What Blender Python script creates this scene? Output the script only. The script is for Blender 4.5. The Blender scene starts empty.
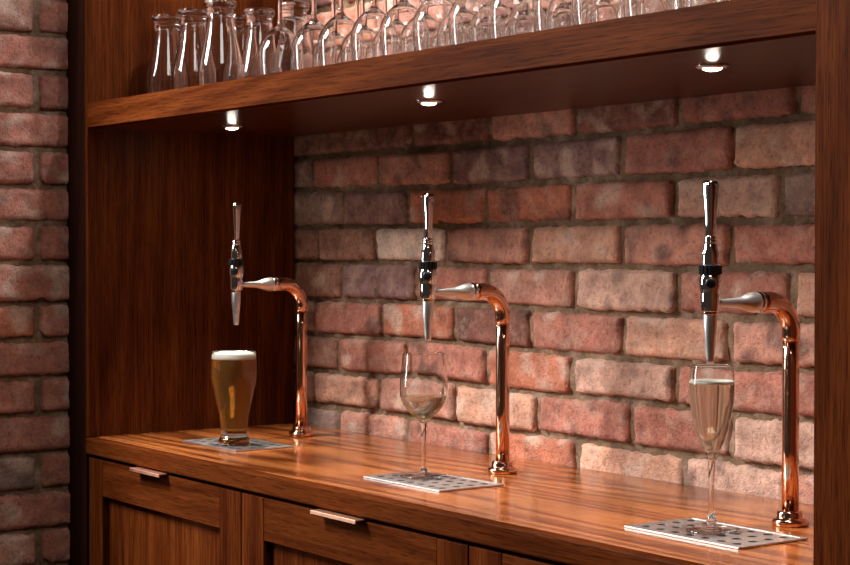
import bpy, bmesh, math, random
from mathutils import Vector, noise as mnoise
random.seed(7)
SC = bpy.context.scene
COL = SC.collection
PI = math.pi

# ------------------------------------------------------------------ helpers
def lin(r, g, b):
    f = lambda c: (c / 255 / 12.92) if c / 255 <= 0.04045 else ((c / 255 + 0.055) / 1.055) ** 2.4
    return (f(r), f(g), f(b), 1.0)

def new_mat(name):
    m = bpy.data.materials.new(name)
    m.use_nodes = True
    nt = m.node_tree
    nt.nodes.clear()
    return m, nt.nodes, nt.links

def out(n, l, sock):
    o = n.new('ShaderNodeOutputMaterial')
    l.new(sock, o.inputs['Surface'])

def principled(n, **kw):
    p = n.new('ShaderNodeBsdfPrincipled')
    for k, v in kw.items():
        p.inputs[k.replace('_', ' ')].default_value = v
    return p

def link_obj(name, bm, mat, parent=None, loc=(0, 0, 0), smooth=True, bevel=None):
    me = bpy.data.meshes.new(name)
    bm.normal_update()
    bm.to_mesh(me)
    bm.free()
    o = bpy.data.objects.new(name, me)
    COL.objects.link(o)
    if mat:
        me.materials.append(mat)
    if smooth:
        for p in me.polygons:
            p.use_smooth = True
    if parent:
        o.parent = parent
    o.location = loc
    return o

def tag(o, label=None, cat=None, group=None, kind=None):
    if label: o['label'] = label
    if cat: o['category'] = cat
    if group: o['group'] = group
    if kind: o['kind'] = kind
    return o

def thing(name, label, cat, loc=(0, 0, 0), rz=0.0, group=None):
    o = bpy.data.objects.new(name, None)
    o.empty_display_size = 0.05
    COL.objects.link(o)
    o.location = loc
    o.rotation_euler = (0, 0, rz)
    return tag(o, label, cat, group)

def copy_thing(root, loc, rz, label, group):
    r = root.copy()
    COL.objects.link(r)
    r.location = loc
    r.rotation_euler = (0, 0, rz)
    r['label'] = label
    r['group'] = group
    for ch in list(root.children):
        c = ch.copy()
        COL.objects.link(c)
        c.parent = r
        for g in list(ch.children):
            d = g.copy()
            COL.objects.link(d)
            d.parent = c
    return r

def box(bm, x0, x1, y0, y1, z0, z1, bev=0.0, seg=2):
    r = bmesh.ops.create_cube(bm, size=1.0)
    vs = r['verts']
    for v in vs:
        v.co = Vector((x0 + (v.co.x + .5) * (x1 - x0), y0 + (v.co.y + .5) * (y1 - y0), z0 + (v.co.z + .5) * (z1 - z0)))
    if bev:
        es = list({e for v in vs for e in v.link_edges})
        bmesh.ops.bevel(bm, geom=es, offset=bev, segments=seg, profile=0.5, affect='EDGES')

def boxobj(name, mat, parent, x0, x1, y0, y1, z0, z1, bev=0.0015):
    """box mesh whose object origin sits at its own centre bottom"""
    c = Vector(((x0 + x1) / 2, (y0 + y1) / 2, z0))
    bm = bmesh.new()
    box(bm, x0 - c.x, x1 - c.x, y0 - c.y, y1 - c.y, 0, z1 - z0, bev)
    pl = parent.location if parent and parent.parent is None else Vector((0, 0, 0))
    if parent and parent.parent is not None:
        pl = parent.location + parent.parent.location
    o = link_obj(name, bm, mat, parent, c - pl, smooth=False)
    return o

def lathe(bm, prof, n=48, axis='z', off=(0, 0, 0), closed=False):
    """prof: list of (r, h). r==0 ends become poles."""
    off = Vector(off)
    def pt(r, h, a):
        x, y = r * math.cos(a), r * math.sin(a)
        if axis == 'z': return Vector((x, y, h)) + off
        if axis == '-y': return Vector((x, -h, y)) + off
        if axis == '+x': return Vector((h, x, y)) + off
    rings = []
    for r, h in prof:
        if r < 1e-7:
            rings.append([bm.verts.new(pt(0, h, 0))])
        else:
            rings.append([bm.verts.new(pt(r, h, 2 * PI * k / n)) for k in range(n)])
    pairs = list(zip(rings[:-1], rings[1:]))
    if closed: pairs.append((rings[-1], rings[0]))
    fs = []
    for a, b in pairs:
        for k in range(n):
            k2 = (k + 1) % n
            if len(a) == 1 and len(b) == 1: continue
            if len(a) == 1: fs.append(bm.faces.new((a[0], b[k2], b[k])))
            elif len(b) == 1: fs.append(bm.faces.new((a[k], a[k2], b[0])))
            else: fs.append(bm.faces.new((a[k], a[k2], b[k2], b[k])))
    bmesh.ops.recalc_face_normals(bm, faces=fs)

def smooth_prof(pts, sub=5):
    """Catmull-Rom through (r,h) points"""
    o = []
    P = [pts[0]] + list(pts) + [pts[-1]]
    for i in range(1, len(P) - 2):
        p0, p1, p2, p3 = P[i - 1], P[i], P[i + 1], P[i + 2]
        for s in range(sub):
            t = s / sub
            q = []
            for k in (0, 1):
                q.append(0.5 * ((2 * p1[k]) + (-p0[k] + p2[k]) * t + (2 * p0[k] - 5 * p1[k] + 4 * p2[k] - p3[k]) * t * t
                                + (-p0[k] + 3 * p1[k] - 3 * p2[k] + p3[k]) * t ** 3))
            o.append((max(q[0], 0.0), q[1]))
    o.append(pts[-1])
    return o

def tube(bm, path, r, n=28, cap=True):
    path = [Vector(p) for p in path]
    rings = []
    prev = None
    for i, p in enumerate(path):
        t = (path[min(i + 1, len(path) - 1)] - path[max(i - 1, 0)]).normalized()
        u = Vector((1, 0, 0))
        if abs(t.dot(u)) > .95: u = Vector((0, 1, 0))
        u = (u - t * u.dot(t)).normalized()
        w = t.cross(u)
        rr = r[i] if isinstance(r, (list, tuple)) else r
        rings.append([bm.verts.new(p + u * rr * math.cos(2 * PI * k / n) + w * rr * math.sin(2 * PI * k / n)) for k in range(n)])
    fs = []
    for a, b in zip(rings[:-1], rings[1:]):
        for k in range(n):
            fs.append(bm.faces.new((a[k], a[(k + 1) % n], b[(k + 1) % n], b[k])))
    if cap:
        fs.append(bm.faces.new(rings[0]))
        fs.append(bm.faces.new(rings[-1]))
    bmesh.ops.recalc_face_normals(bm, faces=fs)

# ------------------------------------------------------------------ materials
def wood(name, axis, dark, mid, light, rough=.3, coat=.35, seed=0.0, ring=.16, spec=.5, fscale=5.5, con=1.25, oiled=False):
    m, n, l = new_mat(name)
    tc = n.new('ShaderNodeTexCoord')
    oi = n.new('ShaderNodeObjectInfo')
    mul = n.new('ShaderNodeMath'); mul.operation = 'MULTIPLY_ADD'
    mul.inputs[1].default_value = 7.31; mul.inputs[2].default_value = seed
    l.new(oi.outputs['Random'], mul.inputs[0])
    add = n.new('ShaderNodeVectorMath'); add.operation = 'ADD'
    l.new(tc.outputs['Object'], add.inputs[0]); l.new(mul.outputs[0], add.inputs[1])
    def mapped(along):
        mp = n.new('ShaderNodeMapping')
        sc = [1, 1, 1]; sc['xyz'.index(axis)] = along
        mp.inputs['Scale'].default_value = sc
        l.new(add.outputs[0], mp.inputs['Vector'])
        return mp.outputs[0]
    def nz(scale, along, det=4, rgh=.6):
        t = n.new('ShaderNodeTexNoise')
        t.inputs['Scale'].default_value = scale; t.inputs['Detail'].default_value = det
        t.inputs['Roughness'].default_value = rgh
        l.new(mapped(along), t.inputs['Vector'])
        return t.outputs['Fac']
    big, streak, pore = nz(9, .12, 3), nz(210, .025, 5), nz(620, .04, 2)
    def mth(op, a, b):
        q = n.new('ShaderNodeMath'); q.operation = op
        for i, s in enumerate((a, b)):
            if isinstance(s, (int, float)): q.inputs[i].default_value = s
            else: l.new(s, q.inputs[i])
        return q.outputs[0]
    # flat-sawn figure: contour lines of a stretched noise field
    fig = nz(fscale, .085, 1.6, .45)
    sn = mth('SINE', mth('ADD', mth('MULTIPLY', fig, 75), mth('MULTIPLY', streak, 2.2)), 0)
    sn = mth('POWER', mth('ADD', mth('MULTIPLY', sn, .5), .5), .6)
    fac = mth('ADD', mth('MULTIPLY', sn, ring), mth('ADD', mth('MULTIPLY', streak, .62), mth('MULTIPLY', big, .50 - ring * .8)))
    fac = mth('ADD', mth('MULTIPLY', mth('SUBTRACT', fac, .57), con), .56)
    cr = n.new('ShaderNodeValToRGB')
    e = cr.color_ramp.elements
    e[0].position = .28; e[0].color = dark
    e[1].position = .85; e[1].color = light
    k = e.new(.56); k.color = mid
    l.new(fac, cr.inputs[0])
    pr = n.new('ShaderNodeValToRGB')
    pr.color_ramp.elements[0].position = .36; pr.color_ramp.elements[0].color = (.42, .36, .32, 1)
    pr.color_ramp.elements[1].position = .5; pr.color_ramp.elements[1].color = (1, 1, 1, 1)
    l.new(pore, pr.inputs[0])
    mx = n.new('ShaderNodeMix'); mx.data_type = 'RGBA'; mx.blend_type = 'MULTIPLY'
    mx.inputs[0].default_value = .8
    l.new(cr.outputs[0], mx.inputs[6]); l.new(pr.outputs[0], mx.inputs[7])
    p = principled(n, Roughness=rough, Coat_Weight=coat, Coat_Roughness=.12)
    p.inputs['Specular IOR Level'].default_value = spec
    l.new(mx.outputs[2], p.inputs['Base Color'])
    bp = n.new('ShaderNodeBump'); bp.inputs['Strength'].default_value = .12; bp.inputs['Distance'].default_value = .0008
    l.new(mth('ADD', streak, pore), bp.inputs['Height'])
    l.new(bp.outputs[0], p.inputs['Normal'])
    if oiled:   # open-grained oiled timber: mostly diffuse, a faint satin sheen
        df = n.new('ShaderNodeBsdfDiffuse'); gl = n.new('ShaderNodeBsdfGlossy'); mxs = n.new('ShaderNodeMixShader')
        gl.inputs['Roughness'].default_value = rough; mxs.inputs[0].default_value = .003
        l.new(mx.outputs[2], df.inputs['Color']); l.new(bp.outputs[0], df.inputs['Normal']); l.new(bp.outputs[0], gl.inputs['Normal'])
        l.new(df.outputs[0], mxs.inputs[1]); l.new(gl.outputs[0], mxs.inputs[2])
        n.remove(p)
        out(n, l, mxs.outputs[0])
        return m
    out(n, l, p.outputs[0])
    return m

WD, WM, WL = (.026, .0050, .0011, 1), (.080, .0172, .0036, 1), (.16, .040, .0088, 1)
M = {}
M['counter'] = wood('counter_oak', 'x', (.065, .0135, .003, 1), (.235, .060, .0135, 1), (.45, .146, .038, 1), .22, .3, 1.3, .30, .5, 6.5, 1.6)  # same stain as the joinery, brightened to carry light on the top
dk = lambda c, k: (c[0] * k, c[1] * k, c[2] * k, 1)
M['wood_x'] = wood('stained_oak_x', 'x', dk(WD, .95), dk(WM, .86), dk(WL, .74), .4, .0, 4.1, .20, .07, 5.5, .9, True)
M['lacquer'] = wood('lacquered_oak', 'x', dk(WD, .95), dk(WM, .9), dk(WL, .8), .28, .0, 4.1, .20, .16, 5.5, 1.0)
M['wood_z'] = wood('stained_oak_z', 'z', WD, (.068, .0140, .0029, 1), (.130, .032, .0068, 1), .4, .0, 2.7, .13, .09, 5.5, 1.3, True)
M['gap'] = wood('shade_filler', 'z', (.009, .002, .001, 1), (.017, .004, .0016, 1), (.03, .007, .0028, 1), .8, 0, 2.7, .10, .05)  # the stile's unlit look is put into this near-black wood colour

def metal(name, col, rough, aniso=0.0):
    m, n, l = new_mat(name)
    p = principled(n, Base_Color=col, Metallic=1.0, Roughness=rough)
    tc = n.new('ShaderNodeTexCoord'); nt = n.new('ShaderNodeTexNoise')
    nt.inputs['Scale'].default_value = 60; nt.inputs['Detail'].default_value = 3
    l.new(tc.outputs['Object'], nt.inputs['Vector'])
    mr = n.new('ShaderNodeMapRange')
    mr.inputs[3].default_value = rough * .75; mr.inputs[4].default_value = rough * 1.3
    l.new(nt.outputs['Fac'], mr.inputs[0]); l.new(mr.outputs[0], p.inputs['Roughness'])
    out(n, l, p.outputs[0])
    return m
M['chrome'] = metal('chrome', (.82, .83, .86, 1), .07)
M['steel'] = metal('brushed_steel', (.78, .77, .76, 1), .33)
M['tray'] = metal('tray_steel', (.62, .61, .60, 1), .38)
M['hole_shade_pan'] = metal('hole_shade_steel', (.06, .06, .065, 1), .5)  # near-black stands in for the shade down the tray holes
M['copper'] = metal('polished_copper', (.76, .435, .305, 1), .13)
M['pull'] = metal('copper_pull', (.93, .52, .36, 1), .42)

def plain(name, col, rough=.5):
    m, n, l = new_mat(name)
    tc = n.new('ShaderNodeTexCoord'); nt = n.new('ShaderNodeTexNoise')
    nt.inputs['Scale'].default_value = 40
    l.new(tc.outputs['Object'], nt.inputs['Vector'])
    cr = n.new('ShaderNodeValToRGB')
    cr.color_ramp.elements[0].color = tuple(c * .8 for c in col[:3]) + (1,)
    cr.color_ramp.elements[1].color = tuple(min(1, c * 1.1) for c in col[:3]) + (1,)
    l.new(nt.outputs['Fac'], cr.inputs[0])
    p = principled(n, Roughness=rough)
    l.new(cr.outputs[0], p.inputs['Base Color'])
    out(n, l, p.outputs[0])
    return m
M['black'] = plain('black_plastic', (.012, .012, .014, 1), .25)
M['foam'] = plain('beer_foam', (.93, .88, .76, 1), .8)
M['floor'] = plain('dark_floor', (.05, .035, .025, 1), .5)

def glass(name, col=(1, 1, 1, 1), ior=1.46, diff=None, rough=0.0, amount=.2):
    m, n, l = new_mat(name)
    g = n.new('ShaderNodeBsdfGlass')
    g.inputs['Color'].default_value = col; g.inputs['IOR'].default_value = ior; g.inputs['Roughness'].default_value = rough
    s = g.outputs[0]
    if diff:
        d = n.new('ShaderNodeBsdfDiffuse'); d.inputs['Color'].default_value = diff
        mx = n.new('ShaderNodeMixShader'); mx.inputs[0].default_value = amount
        l.new(s, mx.inputs[1]); l.new(d.outputs[0], mx.inputs[2]); s = mx.outputs[0]
    out(n, l, s)
    return m
M['glass'] = glass('clear_glass', (.985, .99, .99, 1))
M['beer'] = glass('amber_beer', (.91, .63, .24, 1), 1.34, (.58, .29, .07, 1), .0, .17)
M['wine'] = glass('pale_wine', (.99, .97, .87, 1), 1.34, (1, .90, .72, 1), .0, .12)
M['fizz'] = glass('sparkling_wine', (.985, .94, .84, 1), 1.34, (.95, .80, .64, 1), .0, .14)

def emis(name, col, strength):
    m, n, l = new_mat(name)
    e = n.new('ShaderNodeEmission')
    e.inputs['Color'].default_value = col; e.inputs['Strength'].default_value = strength
    out(n, l, e.outputs[0])
    return m
M['lamp'] = emis('lit_lens', (1, .90, .76, 1), 190)

def brick_mat():
    m, n, l = new_mat('reclaimed_brick')
    at = n.new('ShaderNodeAttribute'); at.attribute_name = 'brick_colour'
    tc = n.new('ShaderNodeTexCoord')
    def nz(scale, det, rgh=.6):
        t = n.new('ShaderNodeTexNoise'); t.inputs['Scale'].default_value = scale
        t.inputs['Detail'].default_value = det; t.inputs['Roughness'].default_value = rgh
        l.new(tc.outputs['Object'], t.inputs['Vector']); return t.outputs['Fac']
    a, b, c = nz(30, 6, .65), nz(140, 5, .7), nz(380, 2)
    def ramp(s, p0, c0, p1, c1):
        r = n.new('ShaderNodeValToRGB'); r.color_ramp.elements[0].position = p0; r.color_ramp.elements[0].color = c0
        r.color_ramp.elements[1].position = p1; r.color_ramp.elements[1].color = c1
        l.new(s, r.inputs[0]); return r.outputs[0]
    def mix(kind, f, x, y):
        q = n.new('ShaderNodeMix'); q.data_type = 'RGBA'; q.blend_type = kind
        if isinstance(f, float): q.inputs[0].default_value = f
        else: l.new(f, q.inputs[0])
        l.new(x, q.inputs[6]); l.new(y, q.inputs[7]); return q.outputs[2]
    col = mix('MULTIPLY', .75, at.outputs['Color'], ramp(a, .3, (.56, .51, .51, 1), .66, (1.28, 1.26, 1.24, 1)))
    col = mix('MULTIPLY', .6, col, ramp(b, .36, (.50, .45, .45, 1), .50, (1.08, 1.08, 1.08, 1)))
    # speckle pits
    col = mix('MULTIPLY', .8, col, ramp(c, .25, (.35, .3, .3, 1), .36, (1, 1, 1, 1)))
    # thin lime bloom
    wn = n.new('ShaderNodeRGB'); wn.outputs[0].default_value = lin(205, 175, 155)
    bl = ramp(nz(26, 6, .7), .50, (0, 0, 0, 1), .74, (.62, .62, .62, 1))
    col = mix('MIX', bl, col, wn.outputs[0])
    p = principled(n, Roughness=.85); p.inputs['Specular IOR Level'].default_value = .25
    l.new(col, p.inputs['Base Color'])
    bp = n.new('ShaderNodeBump'); bp.inputs['Strength'].default_value = 1.0; bp.inputs['Distance'].default_value = .0035
    ad = n.new('ShaderNodeMath'); ad.operation = 'MULTIPLY_ADD'; ad.inputs[1].default_value = .5
    l.new(c, ad.inputs[0]); l.new(b, ad.inputs[2])
    l.new(ad.outputs[0], bp.inputs['Height']); l.new(bp.outputs[0], p.inputs['Normal'])
    out(n, l, p.outputs[0])
    return m
M['brick'] = brick_mat()

# ------------------------------------------------------------------ brick walls
BC = {  # brick body colours (albedo as sRGB)
    'r': (178, 116, 98), 'o': (188, 116, 88), 'p': (194, 138, 118), 'g': (150, 124, 114), 'd': (138, 92, 80),
    'w': (226, 206, 190), 't': (206, 154, 128), 'l': (206, 164, 144), 'b': (160, 116, 98), 'v': (142, 108, 104)}
MORTAR = (124, 101, 78)

def lerp_line(line, x):
    if x <= line[0][0]: return line[0][1]
    for (a, b), (c, d) in zip(line[:-1], line[1:]):
        if x <= c: return b + (d - b) * (x - a) / (c - a)
    return line[-1][1]

def brick_wall(name, courses, u0, u1, to3d, nlen=22):
    """courses: list of (bottom line, top line, joints, colours); to3d(u, z, depth outwards)"""
    bm = bmesh.new()
    cl = bm.verts.layers.float_color.new('brick_colour')
    mcol = lin(*MORTAR)
    zlo = min(lerp_line(c[0], 0) for c in courses) ; zhi = max(lerp_line(c[1], 0) for c in courses)
    # mortar bed
    nu, nz_ = max(2, int((u1 - u0) / .012)), int((zhi - zlo) / .012)
    grid = []
    for j in range(nz_ + 1):
        row = []
        for i in range(nu + 1):
            u, z = u0 + (u1 - u0) * i / nu, zlo + (zhi - zlo) * j / nz_
            bed = min(min(abs(z - lerp_line(c_[0], u)), abs(z - lerp_line(c_[1], u))) for c_ in courses) < .0062
            d = (-.0098 if bed else -.0045) + .0026 * mnoise.noise(Vector((u * 24, z * 24, 7.7))) + .002 * mnoise.noise(Vector((u * 70, z * 70, 3.1)))
            v = bm.verts.new(to3d(u, z, d))
            s = 1 + .18 * mnoise.noise(Vector((u * 25, z * 25, 9)))
            v[cl] = (mcol[0] * s, mcol[1] * s, mcol[2] * s, 1)
            row.append(v)
        grid.append(row)
    for j in range(nz_):
        for i in range(nu):
            bm.faces.new((grid[j][i], grid[j][i + 1], grid[j + 1][i + 1], grid[j + 1][i]))
    bid = 0
    for bot, top, joints, cols in courses:
        edges = [u0 - .002] + [j for j in joints if u0 + .012 < j < u1 - .012] + [u1 + .002]
        skip = len([j for j in joints if j <= u0 + .012])
        for k in range(len(edges) - 1):
            bid += 1
            rnd = random.Random(bid * 31 + len(name))
            a, b = edges[k], edges[k + 1]
            gap = .0056
            a2 = a + gap + rnd.uniform(-.001, .0015); b2 = b - gap - rnd.uniform(-.001, .0015)
            kind = cols[min(k + skip, len(cols) - 1)]
            base = Vector(lin(*BC[kind])[:3])
            tint = rnd.uniform(.9, 1.1)
            nu = max(4, int((b2 - a2) / .0062)); nv = 11
            tilt, rise = rnd.uniform(-.0022, .0022), rnd.uniform(-.0015, .002)
            gb, gt = .0047 + rnd.uniform(-.001, .0015), .0047 + rnd.uniform(-.001, .0015)
            rows = []
            so = bid * 5.17
            for j in range(nv + 1):
                tv = j / nv
                row = []
                for i in range(nu + 1):
                    tu = i / nu
                    u = a2 + (b2 - a2) * tu
                    zb = lerp_line(bot, u) + gb; zt = lerp_line(top, u) - gt
                    # ragged arrises
                    e1 = .0034 * mnoise.noise(Vector((u * 55, so, 0))) + .0016 * mnoise.noise(Vector((u * 140, so, 4)))
                    e2 = .0034 * mnoise.noise(Vector((u * 55, so, 20))) + .0016 * mnoise.noise(Vector((u * 140, so, 24)))
                    chip = max(0, mnoise.noise(Vector((u * 28, so, 40))) - .32) * .02
                    z = zb + chip + e1 + (zt + e2 - zb - chip - e1) * tv
                    w1 = .0034 * mnoise.noise(Vector((z * 60, so, 60)))
                    w2 = .0034 * mnoise.noise(Vector((z * 60, so, 80)))
                    cr_ = (abs(2 * tu - 1) ** 14) * (abs(2 * tv - 1) ** 5)   # worn, rounded corners
                    u = u + w1 * (1 - tu) + w2 * tu - math.copysign(.0035, tu - .5) * cr_
                    z -= math.copysign(.003, tv - .5) * cr_
                    du = min(u - a2, b2 - u); dz = min(z - zb, zt - z)
                    def edge(q, R=.0052):
                        q = max(0, min(1, q / R)); return 1 - (1 - q) ** 2
                    prof = min(edge(du), 1) * min(edge(dz), 1)
                    bump = .0026 * mnoise.fractal(Vector((u * 38, z * 38, so)), .8, 2.1, 4)
                    d = -.0055 + .0085 * prof + bump + tilt * (tv - .5) * 2 + rise
                    v = bm.verts.new(to3d(u, z, d))
                    c = base * tint
                    q = mnoise.noise(Vector((u * 16, z * 30, so + 3)))
                    c = c * (1 + .30 * q)
                    q2 = mnoise.noise(Vector((u * 22, z * 26, so + 13)))
                    if q2 > .17:
                        f = min(.68, (q2 - .17) * 2.6)
                        tgt = Vector(lin(*((205, 178, 160) if (bid % 5) in (0, 2, 3) else (104, 78, 72)))[:3])
                        c = c * (1 - f) + tgt * f
                    gr = (c.x + c.y + c.z) / 3
                    c = c * .95 + Vector((gr, gr, gr)) * .05
                    v[cl] = (c.x, c.y, c.z, 1)
                    row.append(v)
                rows.append(row)
            for j in range(nv):
                for i in range(nu):
                    bm.faces.new((rows[j][i], rows[j][i + 1], rows[j + 1][i + 1], rows[j + 1][i]))
            # skirt back into the mortar
            loop = rows[0][:] + [r[-1] for r in rows[1:]] + rows[-1][-2::-1] + [r[0] for r in rows[-2:0:-1]]
            back = []
            for v in loop:
                w = bm.verts.new(v.co - (to3d(0, 0, .014) - to3d(0, 0, 0)))
                w[cl] = v[cl]; back.append(w)
            L = len(loop)
            for i in range(L):
                bm.faces.new((loop[i], back[i], back[(i + 1) % L], loop[(i + 1) % L]))
    bmesh.ops.recalc_face_normals(bm, faces=bm.faces[:])
    # make sure fronts face outwards
    o_dir = to3d(0, 0, 1) - to3d(0, 0, 0)
    bm.normal_update()
    sm = sum(f.normal.dot(o_dir) * f.calc_area() for f in bm.faces)
    if sm < 0: bmesh.ops.reverse_faces(bm, faces=bm.faces[:])
    return bm

WY = .467
Mline = [
 [(0.002, 1.457), (0.458, 1.456), (0.825, 1.455), (1.128, 1.458), (1.379, 1.458)],
 [(0.006, 1.392), (0.427, 1.385), (0.665, 1.384), (0.825, 1.386), (1.128, 1.385), (1.379, 1.386)],
 [(0.044, 1.317), (0.427, 1.315), (0.665, 1.315), (0.825, 1.315), (1.128, 1.317), (1.38, 1.314)],
 [(0.044, 1.247), (0.427, 1.247), (0.665, 1.244), (0.825, 1.246), (1.129, 1.245), (1.38, 1.248)],
 [(0.063, 1.173), (0.395, 1.175), (0.665, 1.176), (0.826, 1.173), (1.129, 1.173), (1.375, 1.174)],
 [(0.062, 1.101), (0.427, 1.107), (0.52, 1.106), (0.813, 1.102), (1.129, 1.102), (1.376, 1.105)],
 [(0.062, 1.031), (0.191, 1.03), (0.458, 1.037), (0.608, 1.033), (0.813, 1.032), (0.973, 1.036), (1.13, 1.033), (1.233, 1.032), (1.382, 1.036)],
 [(0.062, 0.96), (0.295, 0.964), (0.443, 0.963), (0.608, 0.96), (0.805, 0.965), (0.997, 0.962), (1.13, 0.963), (1.193, 0.964), (1.273, 0.962), (1.382, 0.964)]]
flat = lambda z: [(0, z), (1, z)]
Jx = [[0.167, 0.401, 0.636, 0.864, 1.104, 1.339, 1.57], [0.052, 0.289, 0.52, 0.748, 0.976, 1.217, 1.45, 1.68],
      [0.167, 0.388, 0.624, 0.858, 1.094, 1.309, 1.54], [0.074, 0.279, 0.506, 0.746, 0.976, 1.212, 1.45, 1.68],
      [0.163, 0.411, 0.631, 0.863, 1.1, 1.333, 1.57], [0.059, 0.301, 0.533, 0.749, 0.981, 1.211, 1.45, 1.68],
      [0.15, 0.385, 0.626, 0.856, 1.097, 1.333, 1.57], [0.058, 0.292, 0.535, 0.766, 0.999, 1.217, 1.45, 1.68],
      [0.151, 0.388, 0.631, 0.868, 1.117, 1.33, 1.56]]
Jc = ['bddpdrrpr', 'grpvvrtrr', 'gvoorlgrr', 'bbwptprpr', 'bvrplrtrr', 'brodrtpprr', 'brrolrrpr', 'btptrrlpr', 'gprotlprr']
bounds = [flat(1.531)] + Mline + [flat(.892)]
courses = [(bounds[i + 1], bounds[i], Jx[i], Jc[i]) for i in range(9)]
z = .892
for k in range(2):   # two courses dropping behind the worktop
    courses.append((flat(z - .072), flat(z), Jx[k % 2], 'rprprprpr')); z -= .072
z = 1.531
for k in range(8):
    courses.append((flat(z), flat(z + .072), Jx[(k + 1) % 2], ''.join(random.choice('rrpobtdl') for _ in range(9)))); z += .072
bm = brick_wall('wall_back', courses, -.16, 1.86, lambda u, zz, d: Vector((u, WY - d, zz)))
tag(link_obj('wall_back', bm, M['brick']), 'reclaimed red brick wall behind the taps', None, None, 'structure')

LX = -.079
Lz = [2.11, 2.039, 1.967, 1.895, 1.823, 1.751, 1.678, 1.6085, 1.534, 1.4615, 1.391, 1.3215, 1.247, 1.1715, 1.102, 1.030, .9585, .886, .8145, .7415, .67, .598, .526, .454, .382, .31, .238, .166, .094, .022]
Lc = {6: 'dbr', 7: 'ddr', 8: 'rrt', 9: 'ror', 10: 'ppd', 11: 'rdr', 12: 'lgb', 13: 'oro', 14: 'glb', 15: 'rpr', 16: 'rrd', 17: 'grg', 18: 'rpd', 19: 'ppp', 20: 'rod'}
lc = []
for i in range(len(Lz) - 1):
    j0 = -.061 if i % 2 == 1 else -.179
    # course i lies between Lz[i] and Lz[i+1]
    js = sorted(j0 - .236 * k for k in range(-2, 5))
    tail = Lc.get(i, 'rpb')
    cols = ''.join(random.choice('rpobd') for _ in range(2)) + tail + 'rr'
    lc.append((flat(Lz[i + 1]), flat(Lz[i]), js, cols))
bm = brick_wall('wall_left', lc, -.45, .452, lambda u, zz, d: Vector((LX + d, u, zz)))
tag(link_obj('wall_left', bm, M['brick']), 'shadowed reclaimed brick pier left of the wooden bar', None, None, 'structure')

bm = bmesh.new(); box(bm, -.3, 2.4, -2.6, .55, -.05, 0)
tag(link_obj('floor', bm, M['floor'], smooth=False), 'dark floor of the bar', None, None, 'structure')

# ------------------------------------------------------------------ joinery
ZC = .92
bx = boxobj('trim_1', M['gap'], None, LX - .004, -.0005, 0, .0195, 0, 2.1)  # solid stile, its unlit look painted in as near-black wood
tag(bx, 'narrow wooden stile in painted near-black shade between brick pier and bar', None, None, 'structure')

t = thing('side_panel', 'tall dark oak side panel at the left end of the bar', 'panel', (-.01, .23, 0))
boxobj('panel_board', M['wood_z'], t, -.02, 0, .0205, .455, 0, 2.1, .001)
boxobj('lipping', M['wood_z'], t, .0005, .0122, 0, .022, ZC + .001, 2.1, .001)
t = thing('side_panel', 'broad dark oak upright at the right end of the bar', 'panel', (1.85, .23, 0))
boxobj('panel_board', M['wood_z'], t, 1.797, 1.92, .025, .455, 0, 2.1, .001)
boxobj('front_post', M['wood_z'], t, 1.796, 1.93, -.004, .0245, 0, 2.1, .0015)

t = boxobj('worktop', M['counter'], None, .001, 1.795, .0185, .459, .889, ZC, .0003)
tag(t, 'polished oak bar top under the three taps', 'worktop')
boxobj('shaded_edge', M['wood_x'], t, .001, 1.795, -.002, .0185, .8888, ZC + .0001, .003)  # shade on the bar top's front edge, painted as a darker oak strip
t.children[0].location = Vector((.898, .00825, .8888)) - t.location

t = boxobj('shelf', M['lacquer'], None, .001, 1.795, .023, .456, 1.5, 1.545, .001)
t.name = 'glass_shelf'
tag(t, 'thick dark oak shelf carrying the upturned glasses', 'shelf')
boxobj('front_lipping', M['wood_x'], t, .013, 1.795, -.0005, .0225, 1.5, 1.5455, .0008)
# (re-anchor the lipping to the shelf's own origin)
t.children[0].location = Vector(((.013 + 1.795) / 2, .011, 1.5)) - t.location

DOORS = [(.003, .581, (.213, .327), 'left'), (.584, 1.190, (.822, .945), 'middle'), (1.193, 1.793, (1.43, 1.56), 'right')]
LAB = ['oak cabinet under the bar top, below the beer glass', 'oak cabinet under the bar top, below the wine glass',
       'oak cabinet under the bar top at the right, partly out of view']
for (x0, x1, hd, nm), lab in zip(DOORS, LAB):
    t = thing('base_cabinet', lab, 'cabinet', ((x0 + x1) / 2, .23, 0), 0, 'cabinets under the bar top')
    boxobj('carcass', M['wood_z'], t, x0 - .001, x1 + .001, .034, .455, .08, .888, .001)
    boxobj('plinth', M['wood_x'], t, x0, x1, .06, .09, 0, .079, .001)
    d = bpy.data.objects.new('door', None)
    # the door itself is the framed panel mesh
    bpy.data.objects.remove(d)
    zt, zb, sw, rw = .8825, .09, .07, .068
    sl = .058 if nm == 'left' else sw
    d = boxobj('door', M['wood_z'], t, x0 + sl - .004, x1 - sw + .004, .018, .026, zb + rw - .004, zt - rw + .004, .0005)
    boxobj('stile', M['wood_z'], d, x0, x0 + sl, .004, .03, zb, zt, .0015)
    boxobj('stile', M['wood_z'], d, x1 - sw, x1, .004, .03, zb, zt, .0015)
    boxobj('rail', M['wood_x'], d, x0 + sl + .0003, x1 - sw - .0003, .0045, .03, zt - rw, zt, .0015)
    boxobj('rail', M['wood_x'], d, x0 + sl + .0003, x1 - sw - .0003, .0045, .03, zb, zb + rw, .0015)
    # copper edge pull folded over the top rail
    bm = bmesh.new()
    a, b = hd
    box(bm, a, b, -.012, .026, .8835, .8855, .0006)
    box(bm, a, b, -.0135, -.0115, .8797, .8855, .0006)
    bmesh.ops.translate(bm, verts=bm.verts[:], vec=-(t.location + d.location))
    h = link_obj('handle', bm, M['pull'], d, (0, 0, 0), smooth=False)
    h['label'] = 'copper edge pull'

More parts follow.
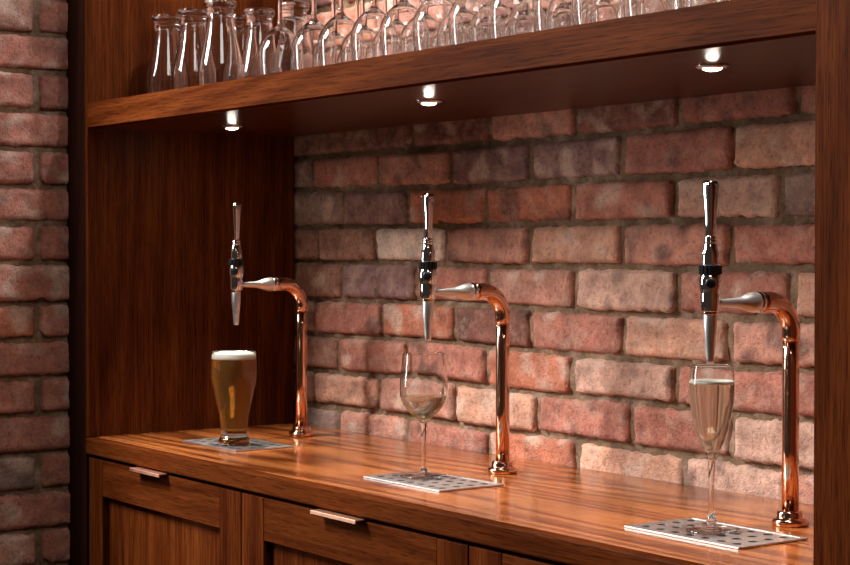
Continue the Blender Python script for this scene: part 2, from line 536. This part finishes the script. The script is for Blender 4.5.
# ------------------------------------------------------------------ downlights
LP = [(.213, .195), (.87, .17), (1.489, .154)]
LL = ['lit recessed downlight above the beer tap', 'lit recessed downlight above the wine tap', 'lit recessed downlight above the sparkling wine tap']
for (x, y), lab in zip(LP, LL):
    t = thing('downlight', lab, 'light', (x, y, 1.4998), 0, 'downlights under the shelf')
    bm = bmesh.new()
    lathe(bm, [(.0135, 0), (.0135, -.004), (.015, -.0052), (.019, -.0042), (.021, -.0015), (.021, 0)], 40, closed=True)
    link_obj('trim_ring', bm, M['chrome'], t)
    bm = bmesh.new()
    lathe(bm, [(.0132, -.0005), (.0132, -.003), (.010, -.0055), (.006, -.007), (0, -.0076)], 32)
    link_obj('lens', bm, M['lamp'], t)

# ------------------------------------------------------------------ taps
def superloft(bm, secs, n=40, e=4.5):
    rings = []
    for z, ax, ay in secs:
        ring = []
        for k in range(n):
            a = 2 * PI * (k + .5) / n
            c, s = math.cos(a), math.sin(a)
            ring.append(bm.verts.new((ax * math.copysign(abs(c) ** (2 / e), c), ay * math.copysign(abs(s) ** (2 / e), s), z)))
        rings.append(ring)
    fs = []
    for a, b in zip(rings[:-1], rings[1:]):
        for k in range(n):
            fs.append(bm.faces.new((a[k], a[(k + 1) % n], b[(k + 1) % n], b[k])))
    fs.append(bm.faces.new(rings[0])); fs.append(bm.faces.new(rings[-1]))
    bmesh.ops.recalc_face_normals(bm, faces=fs)

def make_tap(loc, arm, label, tilt=0.0):
    """origin at the centre of the foot; the spout hangs 'arm' metres towards -Y"""
    t = thing('drinks_tap', label, 'tap', loc, 0, 'copper drinks taps on the bar')
    zA = 1.2075 - ZC
    bm = bmesh.new()   # foot
    lathe(bm, [(0, 0), (.022, 0), (.0235, .0015), (.0235, .006), (.0225, .0085), (.0185, .0095), (.0175, .011), (.0172, .0165), (.0162, .0185), (.0125, .0195), (0, .0195)], 48)
    link_obj('foot_flange', bm, M['copper'], t)
    R = .041
    bm = bmesh.new()
    tube(bm, [(0, 0, .012), (0, 0, .1), (0, 0, .2), (0, 0, zA - R - .004)], .0108)
    link_obj('copper_pipe', bm, M['copper'], t)
    bm = bmesh.new()   # swept elbow with slightly swollen sockets
    path = [(0, 0, zA - R - .010), (0, 0, zA - R - .0095)]
    rr = [.0112, .0119]
    for k in range(0, 15):
        a = (PI / 2) * k / 14
        path.append((0, -R + R * math.cos(a), zA - R + R * math.sin(a)))
        rr.append(.0119 + .0012 * math.sin(PI / 2 * k / 14))
    path += [(0, -R - .008, zA), (0, -R - .0155, zA), (0, -R - .0163, zA)]
    rr += [.0132, .0132, .0122]
    tube(bm, path, rr)
    link_obj('elbow', bm, M['copper'], t)
    bm = bmesh.new()   # coupling ring + flared chrome shank
    y0 = R + .0155
    L = arm - y0 - .009
    lathe(bm, [(0, 0), (.0128, 0), (.0136, .002), (.0137, .005), (.0129, .0075), (.0123, .008)] , 48, '-y', (0, -y0, zA))
    link_obj('coupling_ring', bm, M['chrome'], t)
    bm = bmesh.new()
    pts = [(.0129, .0078), (.0130, .012), (.0119, .0195), (.0092, .029), (.0066, .039), (.0050, L * .8), (.0043, L)]
    lathe(bm, [(0, .0078)] + smooth_prof(pts, 4) + [(0, L)], 48, '-y', (0, -y0, zA))
    link_obj('shank', bm, M['steel'], t)
    # spout column
    def part(name, prof, mat, n=48):
        b = bmesh.new()
        lathe(b, [(0, prof[0][1])] + prof + [(0, prof[-1][1])], n, 'z', (0, -arm, 0))
        return link_obj(name, b, mat, t)
    z = lambda q: q - ZC
    part('nozzle', [(.0034, z(1.1335)), (.0045, z(1.134)), (.0049, z(1.138)), (.0070, z(1.163)), (.0082, z(1.174)), (.0084, z(1.194)), (.0078, z(1.1955))], M['steel'])
    part('copper_reflection_ring', [(.0080, z(1.1936)), (.0094, z(1.1942)), (.0094, z(1.1972)), (.0085, z(1.198))], M['copper'])  # copper metal paints in the copper reflection on this ring step
    part('valve_body', [(.0115, z(1.1975)), (.0122, z(1.1985)), (.0122, z(1.219)), (.0116, z(1.2205)), (.0128, z(1.2225)), (.0139, z(1.229)), (.0139, z(1.236)), (.0128, z(1.2425)), (.0118, z(1.2435))], M['chrome'])
    b = bmesh.new()
    lathe(b, [(0, 0), (.0062, 0), (.0066, .001), (.0062, .0028), (.0050, .0032), (0, .0032)], 28, '+x')
    az = math.radians(-42)
    for v in b.verts:
        x, y, zz = v.co
        x += .0118
        v.co = (x * math.cos(az) - y * math.sin(az), x * math.sin(az) + y * math.cos(az) - arm, zz + z(1.2325))
    link_obj('valve_button', b, M['black'], t)
    b = bmesh.new()
    for k in range(16):   # knurled lugs of the collar
        a = 2 * PI * k / 16
        r = bmesh.ops.create_cone(b, cap_ends=True, segments=10, radius1=.0024, radius2=.0024, depth=.0105)
        bmesh.ops.translate(b, verts=r['verts'], vec=(.0120 * math.cos(a), .0120 * math.sin(a) - arm, z(1.2487)))
    lathe(b, [(0, z(1.2432)), (.0122, z(1.2432)), (.0128, z(1.2445)), (.0128, z(1.2525)), (.0118, z(1.254)), (0, z(1.254))], 40, 'z', (0, -arm, 0))
    link_obj('collar', b, M['black'], t, smooth=False)
    part('spindle_housing', [(.0108, z(1.2538)), (.0110, z(1.256)), (.0106, z(1.271)), (.0088, z(1.2745)), (.0086, z(1.2795)), (.0070, z(1.2815))], M['chrome'])
    part('ferrule', [(.0062, z(1.281)), (.0080, z(1.2820)), (.0083, z(1.2835)), (.0080, z(1.285)), (.0068, z(1.2857)), (.0077, z(1.2867)), (.0078, z(1.2885)), (.0070, z(1.2895)), (.0058, z(1.290))], M['chrome'])
    b = bmesh.new()
    superloft(b, [(z(1.2895), .0044, .0044), (z(1.292), .0050, .0050), (z(1.31), .0056, .0056), (z(1.33), .0068, .0068), (z(1.345), .0080, .0080), (z(1.353), .0084, .0084), (z(1.3565), .0078, .0078), (z(1.3585), .0056, .0056)])
    bmesh.ops.translate(b, verts=b.verts[:], vec=(0, -arm, 0))
    link_obj('tap_handle', b, M['chrome'], t)
    return t
make_tap((.22, .339, ZC), .140, 'copper tap with chrome spout above the pint of beer')
make_tap((.862, .319, ZC), .145, 'copper tap with chrome spout above the half full wine glass')
make_tap((1.483, .302, ZC), .144, 'copper tap with chrome spout above the champagne flute')

# ------------------------------------------------------------------ drip trays
def make_tray(x0, y0, label):
    W, D = .2, .12
    t = thing('drip_tray', label, 'drip tray', (x0 + W / 2, y0 + D / 2, ZC + .0003), 0, 'steel drip trays on the bar')
    bm = bmesh.new(); box(bm, -W / 2 + .002, W / 2 - .002, -D / 2 + .002, D / 2 - .002, 0, .0009, .0003)
    link_obj('hole_shade_pan', bm, M['hole_shade_pan'], t, smooth=False)
    bm = bmesh.new()
    nx, ny, zt, zb, n = 7, 4, .0019, .0010, 16
    px, py = .186 / nx, .106 / ny
    for i in range(nx):
        for j in range(ny):
            cx, cy = -.093 + px * (i + .5), -.053 + py * (j + .5)
            hr = .0066
            outer, inner, low = [], [], []
            for k in range(n):
                a = 2 * PI * (k + .5) / n
                c, s = math.cos(a), math.sin(a)
                f = min((px / 2) / abs(c), (py / 2) / abs(s))
                outer.append((cx + c * f, cy + s * f))
                inner.append(bm.verts.new((cx + c * hr, cy + s * hr, zt)))
                low.append(bm.verts.new((cx + c * hr, cy + s * hr, zb)))
            ov = [bm.verts.new((p[0], p[1], zt)) for p in outer]
            cnr = {}
            for k in range(n):
                k2 = (k + 1) % n
                bm.faces.new((inner[k], inner[k2], low[k2], low[k]))
                a, b = outer[k], outer[k2]
                onx = lambda p: abs(abs(p[0] - cx) - px / 2) < 1e-6
                if onx(a) != onx(b):
                    q = bm.verts.new((cx + math.copysign(px / 2, a[0] - cx), cy + math.copysign(py / 2, a[1] - cy), zt))
                    bm.faces.new((inner[k], ov[k], q, ov[k2], inner[k2]))
                else:
                    bm.faces.new((inner[k], ov[k], ov[k2], inner[k2]))
    bmesh.ops.remove_doubles(bm, verts=bm.verts[:], dist=1e-5)
    bmesh.ops.recalc_face_normals(bm, faces=bm.faces[:])
    link_obj('perforated_plate', bm, M['tray'], t, smooth=False)
    bm = bmesh.new()
    for a in ((-W / 2, W / 2, -D / 2, -.0531), (-W / 2, W / 2, .0531, D / 2), (-W / 2, -.0931, -.0531, .0531), (.0931, W / 2, -.0531, .0531)):
        box(bm, a[0], a[1], a[2], a[3], 0, .0022, .0004)
    link_obj('rim', bm, M['tray'], t, smooth=False)
    return t
make_tray(.172, .112, 'flat perforated steel drip tray under the pint of beer')
make_tray(.781, .109, 'flat perforated steel drip tray under the white wine glass')
make_tray(1.374, .115, 'flat perforated steel drip tray under the champagne flute')
ZT = ZC + .0003 + .0023

# ------------------------------------------------------------------ glassware
def solid_of(outer, inner):
    """outer: bottom centre -> rim, inner: rim -> inside bottom centre"""
    return outer + inner

PINT_O = smooth_prof([(.0285, .006), (.0275, .0105), (.0235, .017), (.0232, .022), (.0240, .032), (.0258, .05), (.0328, .082), (.0394, .112), (.0409, .130), (.0405, .147), (.0394, .161), (.0391, .1665)], 5)
PINT_I = smooth_prof([(.0378, .1668), (.0382, .160), (.0387, .147), (.0391, .130), (.0376, .112), (.0308, .082), (.0236, .05), (.0214, .034), (.0200, .0275), (.013, .0252)], 5)
def pint_parts(t, fill):
    bm = bmesh.new()
    prof = [(0, .003), (.018, .0015), (.0262, 0), (.0282, .002)] + PINT_O + [(.0389, .1675)] + PINT_I + [(0, .0245)]
    lathe(bm, prof, 56)
    link_obj('glass_body', bm, M['glass'], t)
    if fill:
        ins = [(r + .0003, h) for r, h in reversed(PINT_I)]
        bm = bmesh.new()
        top = .1535
        p = [(0, .0242)] + [(r, h) for r, h in ins if h < top]
        lathe(bm, p + [(p[-1][0], top), (0, top)], 56)
        link_obj('beer', bm, M['beer'], t)
        bm = bmesh.new()
        rr = .0385
        pr = [(0, top + .0003), (rr, top + .0003), (rr, .158), (rr - .0005, .1635), (.033, .1655), (.02, .1668), (0, .1665)]
        lathe(bm, pr, 56)
        for v in bm.verts:
            if v.co.z > .164: v.co.z += .0012 * mnoise.noise(v.co * 90)
        link_obj('foam_head', bm, M['foam'], t)

pint = thing('pint_glass', 'full pint of amber beer with white foam head on drip tray', 'glass', (.290, .155, ZT))
pint_parts(pint, True)

# stemmed glasses
def stem_glass(t, O, I, stem, foot, fill=None, mat=None, top=None, froth=None):
    bm = bmesh.new()
    lathe(bm, [(0, O[0][1])] + O + [((O[-1][0] + I[0][0]) / 2, O[-1][1] + .0006)] + I + [(0, I[-1][1])], 56)
    link_obj('bowl', bm, M['glass'], t)
    bm = bmesh.new(); lathe(bm, [(0, stem[0][1])] + smooth_prof(stem, 4) + [(0, stem[-1][1])], 28)
    link_obj('stem', bm, M['glass'], t)
    bm = bmesh.new(); lathe(bm, foot, 56)
    link_obj('foot', bm, M['glass'], t)
    if fill:
        ins = [(r + .0002, h) for r, h in reversed(I)]
        p = [(0, I[-1][1] - .0003)] + [(r, h) for r, h in ins if h < top]
        bm = bmesh.new()
        lathe(bm, p + [(p[-1][0], top), (0, top)], 56)
        link_obj(fill, bm, mat, t)
        if froth:
            bm = bmesh.new()
            r1 = p[-1][0]
            lathe(bm, [(0, top + .0002), (r1, top + .0002), (r1 - .0002, top + froth), (r1 - .002, top + froth * .85), (0, top + froth * .6)], 48)
            link_obj('froth', bm, M['foam'], t)

WO = smooth_prof([(.0052, .0835), (.0095, .0885), (.0190, .0960), (.0300, .1090), (.0362, .1230), (.0372, .1330), (.0365, .1500), (.0345, .1700), (.0330, .1845), (.0326, .1900)], 5)
WI = smooth_prof([(.0316, .1900), (.0320, .1845), (.0335, .1700), (.0354, .1500), (.0361, .1330), (.0350, .1230), (.0287, .1095), (.0180, .0975), (.008, .0918)], 5) + [(.003, .0905)]
WSTEM = [(.0066, .0065), (.0044, .0125), (.0037, .03), (.0036, .055), (.0042, .072), (.0052, .0833)]
WFOOT = [(0, .0004), (.020, .0004), (.0362, 0), (.0372, .0008), (.0362, .0020), (.025, .0030), (.012, .0045), (.0066, .0063), (0, .0063)]
wg = thing('wine_glass', 'wine glass half full of white wine standing on drip tray', 'glass', (.838, .183, ZT))
stem_glass(wg, WO, WI, WSTEM, WFOOT, 'white_wine', M['wine'], .1235)

FO = smooth_prof([(.0048, .0905), (.0075, .0965), (.0130, .1060), (.0188, .1200), (.0232, .1370), (.0270, .1600), (.0282, .1760), (.0280, .1880), (.0270, .2000), (.0262, .2070)], 5)
FI = smooth_prof([(.0253, .2070), (.0261, .2000), (.0270, .1880), (.0272, .1760), (.0260, .1600), (.0222, .1370), (.0178, .1210), (.0120, .1085), (.006, .1015)], 5) + [(.002, .1000)]
FSTEM = [(.0064, .0065), (.0058, .0105), (.0066, .0150), (.0046, .0195), (.0037, .032), (.0035, .055), (.0040, .076), (.0048, .0903)]
FFOOT = [(0, .0004), (.018, .0004), (.0312, 0), (.0322, .0008), (.0312, .0020), (.022, .0030), (.012, .0045), (.0064, .0063), (0, .0063)]
fl = thing('champagne_flute', 'tall champagne flute of pale sparkling wine on drip tray', 'glass', (1.468, .176, ZT))
stem_glass(fl, FO, FI, FSTEM, FFOOT, 'sparkling_wine', M['fizz'], .1848, .0032)

# upturned glasses on the shelf (built once upside-down, then copied)
ZS = 1.5458
def flip(o_root, H):
    for c in o_root.children:
        me = c.data
        for v in me.vertices: v.co = Vector((v.co.x, -v.co.y, H - v.co.z))
        me.update()
ORD = ['first', 'second', 'third', 'fourth', 'fifth', 'sixth', 'seventh', 'eighth', 'ninth', 'tenth', 'eleventh', 'twelfth', 'thirteenth', 'fourteenth', 'fifteenth', 'sixteenth']
PS = [((.069, .137), 'leftmost upturned pint glass at the front of the shelf'),
      ((.172, .139), 'second upturned pint glass from the left along the shelf front'),
      ((.300, .124), 'largest upturned pint glass, third from left along the shelf front'),
      ((.148, .255), 'upturned pint glass behind the second front pint glass'),
      ((.240, .238), 'upturned pint glass right of the third, in the second row'),
      ((.345, .248), 'rightmost upturned pint glass, behind the first upturned wine glass')]
p0 = thing('pint_glass', PS[0][1], 'glass', (PS[0][0][0], PS[0][0][1], ZS), 0, 'upturned pint glasses on the shelf')
pint_parts(p0, False); flip(p0, .1675)
for k, ((x, y), lab) in enumerate(PS[1:]):
    copy_thing(p0, (x, y, ZS), .7 * k, lab, 'upturned pint glasses on the shelf')
rows = [('front', .142, [.484 + .0905 * k for k in range(14)]),
        ('middle', .236, [.495 + .0905 * k for k in range(14)]),
        ('back', .335, [.42 + .094 * k for k in range(14)])]
w0 = None
for rn, y, xs in rows:
    for k, x in enumerate(xs):
        lab = f'upturned wine glass, {ORD[k]} from the left in the {rn} row on the shelf'
        xx, yy = x + random.uniform(-.004, .004), y + random.uniform(-.005, .005)
        grp = 'upturned wine glasses on the shelf'
        if w0 is None:
            w0 = thing('wine_glass', lab, 'glass', (xx, yy, ZS), 0, grp)
            stem_glass(w0, WO, WI, WSTEM, WFOOT); flip(w0, .1908)
        else:
            copy_thing(w0, (xx, yy, ZS), random.uniform(0, 6), lab, grp)

# ------------------------------------------------------------------ light
def area(name, loc, aim, size, power, col, sy=None):
    L = bpy.data.lights.new(name, 'AREA')
    L.energy = power; L.color = col[:3]
    if sy: L.shape = 'RECTANGLE'; L.size = size; L.size_y = sy
    else: L.size = size
    o = bpy.data.objects.new(name, L); COL.objects.link(o)
    o.location = loc
    o.rotation_euler = (Vector(aim) - Vector(loc)).to_track_quat('-Z', 'Y').to_euler()
    return o
area('key_softbox', (-.35, -1.4, 2.6), (1.0, .35, 1.1), .6, 130, (1, .965, .93), 1.0)  # unseen soft key light added to light the wall and bar top
area('room_window', (-1.9, -2.6, 1.6), (.8, .2, 1.2), .5, 40, (1, .97, .95), 1.3)
area('bar_side_light', (2.6, -.75, 3.0), (.2, 0, 1.0), .8, 15, (1, .92, .84))
for k, (x, y) in enumerate(((.25, .2), (.87, .2), (1.49, .2))):
    area('upper_downlight', (x, y, 2.15), (x, y, 1.5), .05, 3.5, (.92, .95, 1))
for x, y in LP:
    L = bpy.data.lights.new('downlight_beam', 'SPOT')
    L.energy = 14; L.color = (1, .91, .80); L.spot_size = math.radians(66); L.spot_blend = 1.0; L.shadow_soft_size = .012
    o = bpy.data.objects.new('downlight_beam', L); COL.objects.link(o)
    o.location = (x, y, 1.4785)

w = bpy.data.worlds.new('room_ambience'); SC.world = w; w.use_nodes = True
bg = w.node_tree.nodes['Background']
bg.inputs[0].default_value = (.9, .66, .5, 1); bg.inputs[1].default_value = .03

# ------------------------------------------------------------------ camera
cam = bpy.data.cameras.new('camera'); co = bpy.data.objects.new('camera', cam); COL.objects.link(co)
cam.sensor_width = 36; cam.lens = 1735.29 / 850 * 36
cam.clip_start = .05
th, ph = .6186498, .02045162
h = Vector((-math.cos(th), math.sin(th), 0))
fw = h * math.cos(ph) - Vector((0, 0, math.sin(ph)))
co.location = (3.02094, -1.36847, 1.277)
co.rotation_euler = fw.to_track_quat('-Z', 'Y').to_euler()
SC.camera = co

SC.view_settings.view_transform = 'Standard'
SC.view_settings.look = 'None'
SC.view_settings.gamma = 1
SC.view_settings.use_curve_mapping = False
SC.view_settings.exposure = 0.2
SC.cycles.max_bounces = 24
SC.cycles.transmission_bounces = 20
SC.cycles.glossy_bounces = 8
SC.cycles.diffuse_bounces = 4
SC.cycles.sample_clamp_indirect = 6
SC.cycles.blur_glossy = .5
